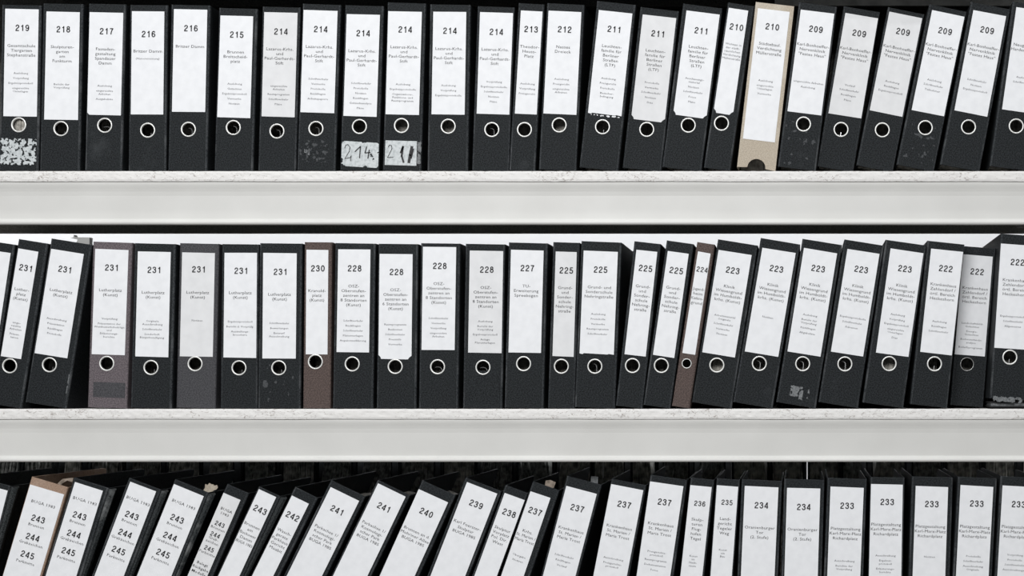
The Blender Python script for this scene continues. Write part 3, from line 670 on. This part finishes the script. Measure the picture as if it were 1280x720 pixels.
for i, f in enumerate(FILES):
    shelf, kind, lean, x, lift, base, w, h, lab, ring, num, title, cont, rows_, dy = f
    w, h = w / 1000, h / 1000
    th = math.radians(lean)
    same = counts[(shelf, num)]; k = same.index(f)
    if i in SPECIAL: text = SPECIAL[i]
    elif num in DESC: text = DESC[num]
    else: text = '%s binder numbered %s, %s from left of the %s %ss on the %s' % (COLW[kind], num, ORD[k], NUMW[len(same)], num, SHELFNAME[shelf])
    root = empty('box_file' if kind == 'box' else 'lever_arch_binder', (x / 1000 + (0.0008 if i == 50 else 0), dy / 1000, Z0 + (base + lift) / 1000 + 0.0003), text, 'binder',
                 'binders on the ' + SHELFNAME[shelf], (0, th, 0))
    cm = {'black': 'black', 'dark': 'black', 'raised': 'black', 'box': 'card', 'thin': 'brown'}.get(kind, kind)
    edge = M['black_edge'] if cm == 'black' else M[cm]
    rr = 0.0122; rs = 1.0
    if kind == 'thin': rs = 0.66
    rpos = (ring[0] / 1000, ring[1] / 1000) if ring else (0, 0.08)
    link('spine', spine_mesh(w, h, rpos, rr * rs, kind == 'box'), [M[cm], edge], root)
    dep = 0.235 if i == 50 else 0.283
    for sgn in (-1, 1):
        link('cover', cover_mesh(sgn, w, h, depth=dep), M[cm], root)
    if i in (52, 54, 55, 56, 58):       # swollen hinge cloth bulging at the right-hand fold, worn
        bm = bmesh.new(); rowsv = []
        for k in range(9):
            u = 0.03 + 0.965 * k / 8; b_ = 0.0010 + 0.0090 * u
            rowsv.append([bm.verts.new((w / 2 + q[0] * b_, q[1], h * u)) for q in ((0.01, 0.0038), (0.55, 0.0046), (1.0, 0.009), (0.8, 0.018), (0.01, 0.030))])
        for a_, b2 in zip(rowsv, rowsv[1:]):
            for q in range(5): bm.faces.new((a_[q], a_[(q + 1) % 5], b2[(q + 1) % 5], b2[q]))
        bm.faces.new(rowsv[-1]); bm.faces.new(rowsv[0][::-1])
        bmesh.ops.recalc_face_normals(bm, faces=bm.faces[:])
        link('hinge_fold', bm, M['hinge'], root)
    y0 = 0.007 if i == 0 else (0.03 if i in light_pages else 0.05)
    link('page_block', page_mesh(w, h, y0, dep - 0.011, rng, 7 if i in light_pages else 5), M['pages'], root)
    if ring:
        share('finger_ring', ring_dull if kind == 'dark' else ring_mesh, root, (rpos[0], 0, rpos[1]), (0, 0, 0), (rs, 1, rs))
        if i in wire_choice: share('lever_wire', wires[wire_choice[i]], root, (rpos[0], 0, rpos[1]))
    # label
    lx, lt, lw, ll = [v / 1000 for v in lab]
    xa, xb, zt, zl = lx - lw / 2, lx + lw / 2, lt, lt - ll
    j = [rng.uniform(-0.0004, 0.0004) for _ in range(8)]
    pts = [(xa + j[0], zl + j[1]), (xb + j[2], zl + j[3]), (xb + j[4], zt + j[5]), (xa + j[6], zt + j[7])]
    if i in (15, 16, 17, 35):           # foot of the paper comes out of its cut-back outer layer
        pts = [(xa, zl + 0.004), (xa + 0.004, zl), (xa + 0.005, zl - 0.0035), (xb - 0.007, zl - 0.004), (xb - 0.004, zl), (xb, zl + 0.003), (xb, zt), (xa, zt)]
    if i == 2: pts = [(xa, zl + 0.004), (xa + 0.004, zl), (xb, zl), (xb, zt), (xa, zt)]
    if i in (14, 40): pts = [(xa, zl), (xa + 0.006, zl - 0.001), (xa + 0.008, zl + 0.001), (xb - 0.012, zl), (xb - 0.01, zl + 0.0012), (xb, zl), (xb, zt), (xa, zt)]
    bm = bmesh.new(); slab(bm, pts, -0.00045, 0.0)
    bmesh.ops.recalc_face_normals(bm, faces=bm.faces[:])
    lb = link('spine_label', bm, M['paper_shaded'] if i in (6, 15, 20, 21, 30, 37, 39, 57) else M['paper'], root)
    prints = [(0, 'number_print', 'ink', l[0]) for l in ALL[i] if l[5] == 0] + [(1, 'title_print', 'ink_title', None), (2, 'contents_print', 'ink_small', None)]
    for ink, part, mt, only in prints:
        acc = ([], [], [])
        for (body, bold, res, cap, down, ik, sx) in ALL[i]:
            if ik != ink or (only and body != only): continue
            ox = 0.0012 if down < 45 else 0
            if body.isdigit() and ink == 0: put_number(acc, body, lx + ox, zt - down / 1000, cap / 1000, 0)
            else: put_text(acc, (body, bold, res), lx + ox, zt - down / 1000, cap / 1000, lw - 0.003, 0, sx)
        if not acc[0]: continue
        me = bpy.data.meshes.new(part)
        me.from_pydata([(a, -0.00065, b) for a, b in acc[0]], [], acc[1])
        me.materials.append(M[mt])
        o = bpy.data.objects.new(part, me); C.objects.link(o); o.parent = lb
    # marks of its own on single files
    W = w / 2
    if i == 0:
        ragged('torn_sticker', root, -W + 0.002, W - 0.004, 0.011, 0.062, M['tape'], -0.22, 150, 3.0, edge=0.45, cell=0.0007)
    if i == 7:
        ragged('scuff_mark', root, -W + 0.002, W - 0.01, 0.012, 0.060, M['dust'], 0.30, 150, 5.0, edge=0.5)
        ragged('scuff_mark', root, -W + 0.012, -W + 0.024, 0.028, 0.042, M['residue'], 0.1, 260, 6.0, edge=0.6)
    if i == 8:
        s = ragged('handwritten_sticker', root, -W + 0.002, W - 0.001, 0.008, 0.056, M['tape'], -0.75, 60, 2.0, edge=0.5, tilt=-0.03)
        strokes('handwriting', s, [[(0.008, .030), (.010, .036), (.014, .037), (.018, .032), (.017, .024), (.009, .010), (.019, .012), (.021, .016), (.020, .006)],
                                   [0.001, (.028, .024), (.038, .034), (.037, .012)], [0.001, (.050, .034), (.047, .022), (.057, .023)], [0.0011, (.055, .028), (.053, .012)]], -W, 0.012, M['ink'])
    if i == 9:
        s = ragged('handwritten_sticker', root, -W + 0.004, W - 0.009, 0.010, 0.057, M['tape'], -1.2, 60, 8.0, edge=0.1)
        ragged('clear_tape', root, W - 0.008, W - 0.0005, 0.010, 0.057, M['residue'], -0.2, 60, 12.0, edge=0.2)
        strokes('handwriting', s, [[(0.010, .032), (.012, .036), (.016, .035), (.017, .029), (.009, .012), (.020, .013)],
                                   [0.0018, (.034, .022), (.038, .034), (.036, .016), (.040, .004)], [0.0026, (.055, .034), (.052, .018), (.050, .004)], [0.0014, (.058, .030), (.054, .012)]], -W, 0.012, M['ink'])
    if i == 28: ragged('darker_band', root, -W + 0.010, W - 0.004, 0.020, 0.049, M['grey'], -3, 60, 2.0, edge=0, y=-0.00025)
    if i == 37: ragged('glue_square', root, -W + 0.006, W - 0.006, 0.014, 0.072, M['black'], -3, 60, 2.5, edge=0, y=-0.00025)
    if i == 46:
        ragged('glue_residue', root, -W + 0.022, -W + 0.041, 0.016, 0.037, M['residue'], -0.45, 110, 1.3, edge=0.6)
        ragged('glue_residue', root, -W + 0.040, -W + 0.049, 0.010, 0.040, M['residue'], -0.05, 150, 4.3, edge=0.6)
        ragged('glue_residue', root, -W + 0.056, -W + 0.061, 0.012, 0.034, M['residue'], -0.3, 150, 7.3, edge=0.4)
    if i == 27: ragged('worn_edge', root, W - 0.0050, W - 0.0035, 0.004, 0.07, M['residue'], -0.1, 90, 7.7, edge=0.1, y=-0.0002)
    if i in (19, 32, 22): ragged('scuff_mark', root, -W + 0.005, W - 0.003, 0.004, 0.09, M['dust'], 0.50, 90, i * 1.7, edge=0.3, y=-0.0002)
    if i == 14: ragged('paper_crumb', root, xa + 0.004, xb - 0.002, zl - 0.0045, zl - 0.0008, M['paper'], 0.1, 160, 3.1, edge=0.3)
    if i == 51: ragged('frayed_foot', root, -W + 0.004, W - 0.012, -0.006, 0.005, M['residue'], -0.3, 120, 3.9, edge=0.5)

# flat dark folder on which the last middle-shelf binder stands
zs = Z0 - 0.2298
bm = bmesh.new(); box(bm, 0.916, 1.06, 0.012, 0.27, zs + 0.0012, zs + 0.0040); box(bm, 0.918, 1.058, 0.014, 0.268, zs + 0.0040, zs + 0.0095, 1); box(bm, 0.916, 1.06, 0.012, 0.27, zs + 0.0095, zs + 0.0125)
tag(link('flat_folder', bm, [M['inner'], M['residue']]), 'dark flat folder lying under the raised 222 binder at the right end', 'folder')

# ---------------------------------------------------------------- second row behind the bottom shelf
def rear_file(x, w, h, seed, text):
    r = random.Random(seed)
    root = empty('rear_file', (x, 0.345, Z0 - 0.6854 + 0.0004), text, 'file', 'files of the rear row behind the bottom shelf')
    bm = bmesh.new(); box(bm, -w / 2, -w / 2 + 0.003, 0, 0.28, 0, h); link('cover', bm, M['black'], root)
    bm = bmesh.new(); box(bm, w / 2 - 0.003, w / 2, 0, 0.28, 0, h); link('cover', bm, M['black'], root)
    bm = bmesh.new(); box(bm, -w / 2 + 0.003, w / 2 - 0.003, 0.277, 0.28, 0, h); link('spine', bm, M['black'], root)
    bm = bmesh.new()
    n = int((w - 0.008) / 0.0022); hp = h - r.uniform(0.0, 0.005)
    bend = r.uniform(-0.012, 0.012) if r.random() < 0.6 else 0.0
    for k in range(n):
        xx = -w / 2 + 0.004 + k * 0.0022
        y = 0.008 + 0.006 * r.random()
        segs = 8; pv = None
        hk = hp - 0.003 * r.random()
        for s in range(segs + 1):
            u = s / segs
            q = max(0, u - 0.7) / 0.3
            dx = bend * q * q + 0.0014 * noise.noise((k * 0.7, u * 9, seed))
            dx = max(-w / 2 + 0.0035 - xx, min(w / 2 - 0.0055 - xx, dx))
            dyy = 0.006 * noise.noise((k * 0.4, u * 12, seed + 3)) + 0.010 * q * noise.noise((k * .2, 1, seed))
            a = [bm.verts.new((xx + dx, y + dyy, 0.002 + u * hk)), bm.verts.new((xx + dx + 0.0017, y + dyy, 0.002 + u * hk)), bm.verts.new((xx + dx + 0.0008, 0.26, 0.002 + u * hk))]
            if pv:
                bm.faces.new((pv[0], pv[1], a[1], a[0])); bm.faces.new((pv[1], pv[2], a[2], a[1])); bm.faces.new((pv[2], pv[0], a[0], a[2]))
            pv = a
        bm.faces.new(pv)
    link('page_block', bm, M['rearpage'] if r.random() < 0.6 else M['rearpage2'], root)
FRONT = ['cut-off leftmost binder', 'tan binder', 'first black 243-245 binder', 'second black 243-245 binder', 'third black 243-245 binder', 'narrow 243-245 binder', 'single 243 binder',
         'slim slanted 242 binder', 'left slanted 241 binder', 'right slanted 241 binder', 'steep 240 binder', 'wide 239 binder', 'squeezed 238 binder', 'narrow 237 binder', 'tabbed 237 binder', 'third 237 binder', 'fourth 237 binder',
         'narrow 236 binder with five title lines', 'slim 235 binder with four title lines', 'upright left 234 binder', 'upright right 234 binder', 'leftmost 233 binder', 'second of five 233 binder', 'middle 233 binder', 'next-to-last 233 binder', 'cut-off last 233 binder']
tops = []
for f, nm in zip([f for f in FILES if f[0] == 3], FRONT):
    tops.append((f[3] / 1000 + f[7] / 1000 * math.sin(math.radians(f[2])), nm))
spots = []
x = -1.30; s = 100; r = random.Random(9)
while x < 1.21:
    w = r.choice((0.078, 0.076, 0.055, 0.08, 0.07)); h = 0.341 + r.uniform(-0.004, 0.0)
    g = r.uniform(0.002, 0.014)
    xc = CAMX + (x + w / 2 - CAMX) * DIST / (DIST + 0.35)       # where it shows in the plane of the front files
    if -1.02 < xc < 1.08: spots.append((x + w / 2, w, h, s, min(tops, key=lambda t: abs(t[0] - xc))[1]))
    x += w + g; s += 1
for k, sp in enumerate(spots):
    twins = [q for q in spots if q[4] == sp[4]]
    side = 'dark rear-row file,' if len(twins) == 1 else ('left-hand dark rear file,' if twins[0] is sp else ('right-hand dark rear file,' if twins[-1] is sp else 'middle dark rear file,'))
    text = side + ' page side forward, behind the ' + sp[4]
    rear_file(sp[0], sp[1], sp[2], sp[3], text)

# ---------------------------------------------------------------- scraps that stick out above the files
def at(px, py, y):
    k = (DIST + y) / DIST
    return (CAMX + (px - 1000) * PX * k, y, CAMZ + (480 - py) * PX * k)
def scrap(name, label, cat, pts_px, y, th, m, jag=0.0, seed=1):
    r = random.Random(seed)
    P = [at(a, b, y) for a, b in pts_px]
    bm = bmesh.new()
    pts = [(p[0] + r.uniform(-jag, jag), p[2] + r.uniform(-jag, jag)) for p in P]
    slab(bm, pts, y, y + th)
    bmesh.ops.recalc_face_normals(bm, faces=bm.faces[:])
    o = link(name, bm, m); tag(o, label, cat); return o
scrap('metal_clip', 'grey metal clip on top of the leaning 231 binder beside the mauve one', 'clip', [(94, 306), (97, 299.5), (88, 297.5), (91.5, 296.6), (92.2, 293.5), (93.4, 296.4), (112, 296.8), (111.5, 306)], 0.03, 0.012, M['lightplate'], 0, 2)
scrap('torn_paper', 'torn beige paper poking up above the bottom shelf left of the narrow 243', 'paper', [(255, 617), (254.5, 613), (256, 609), (257, 605.5), (259.5, 606), (261, 603.8), (264, 605.5), (266, 605), (268, 607.5), (271, 606.5), (272, 609), (270, 612), (267, 612.5), (265, 615), (262, 617)], 0.03, 0.002, M['card'], 0.0009, 3)
scrap('torn_flap', 'torn tan cardboard flap behind the tan bottom shelf binder', 'cardboard', [(72, 604), (78, 598.5), (92, 597), (90, 603), (84, 600.5), (78, 604), (76, 607)], 0.05, 0.002, M['scrap'], 0.0004, 4)
scrap('brown_scrap', 'brown paper scrap sticking up between the two leftmost 237 binders', 'paper', [(681, 607), (682, 601), (688, 600.5), (695, 603), (692, 610), (686, 609)], 0.05, 0.003, M['scrap'], 0.0006, 5)
scrap('paper_tab', 'pale grey paper tab sticking up behind the second 237 binder', 'paper', [(738, 606), (739, 595), (748, 596), (747, 606)], 0.08, 0.002, M['residue'], 0.0002, 6)
for px, y1, nm in ((754, 597.5, 'white string hanging from the beam above the third 237 binder'), (877.5, 591, 'white string hanging from the beam above the 236 binder')):
    a = at(px, 565, 0.12); b = at(px, y1, 0.12)
    bm = bmesh.new(); tube(bm, [b, ((a[0] + b[0]) / 2 + 0.0003, a[1], (a[2] + b[2]) / 2), (a[0], a[1], Z0 - 0.231 - BT + 0.0002)], 0.0010, 6)
    tag(link('hanging_string', bm, M['string']), nm, 'string')
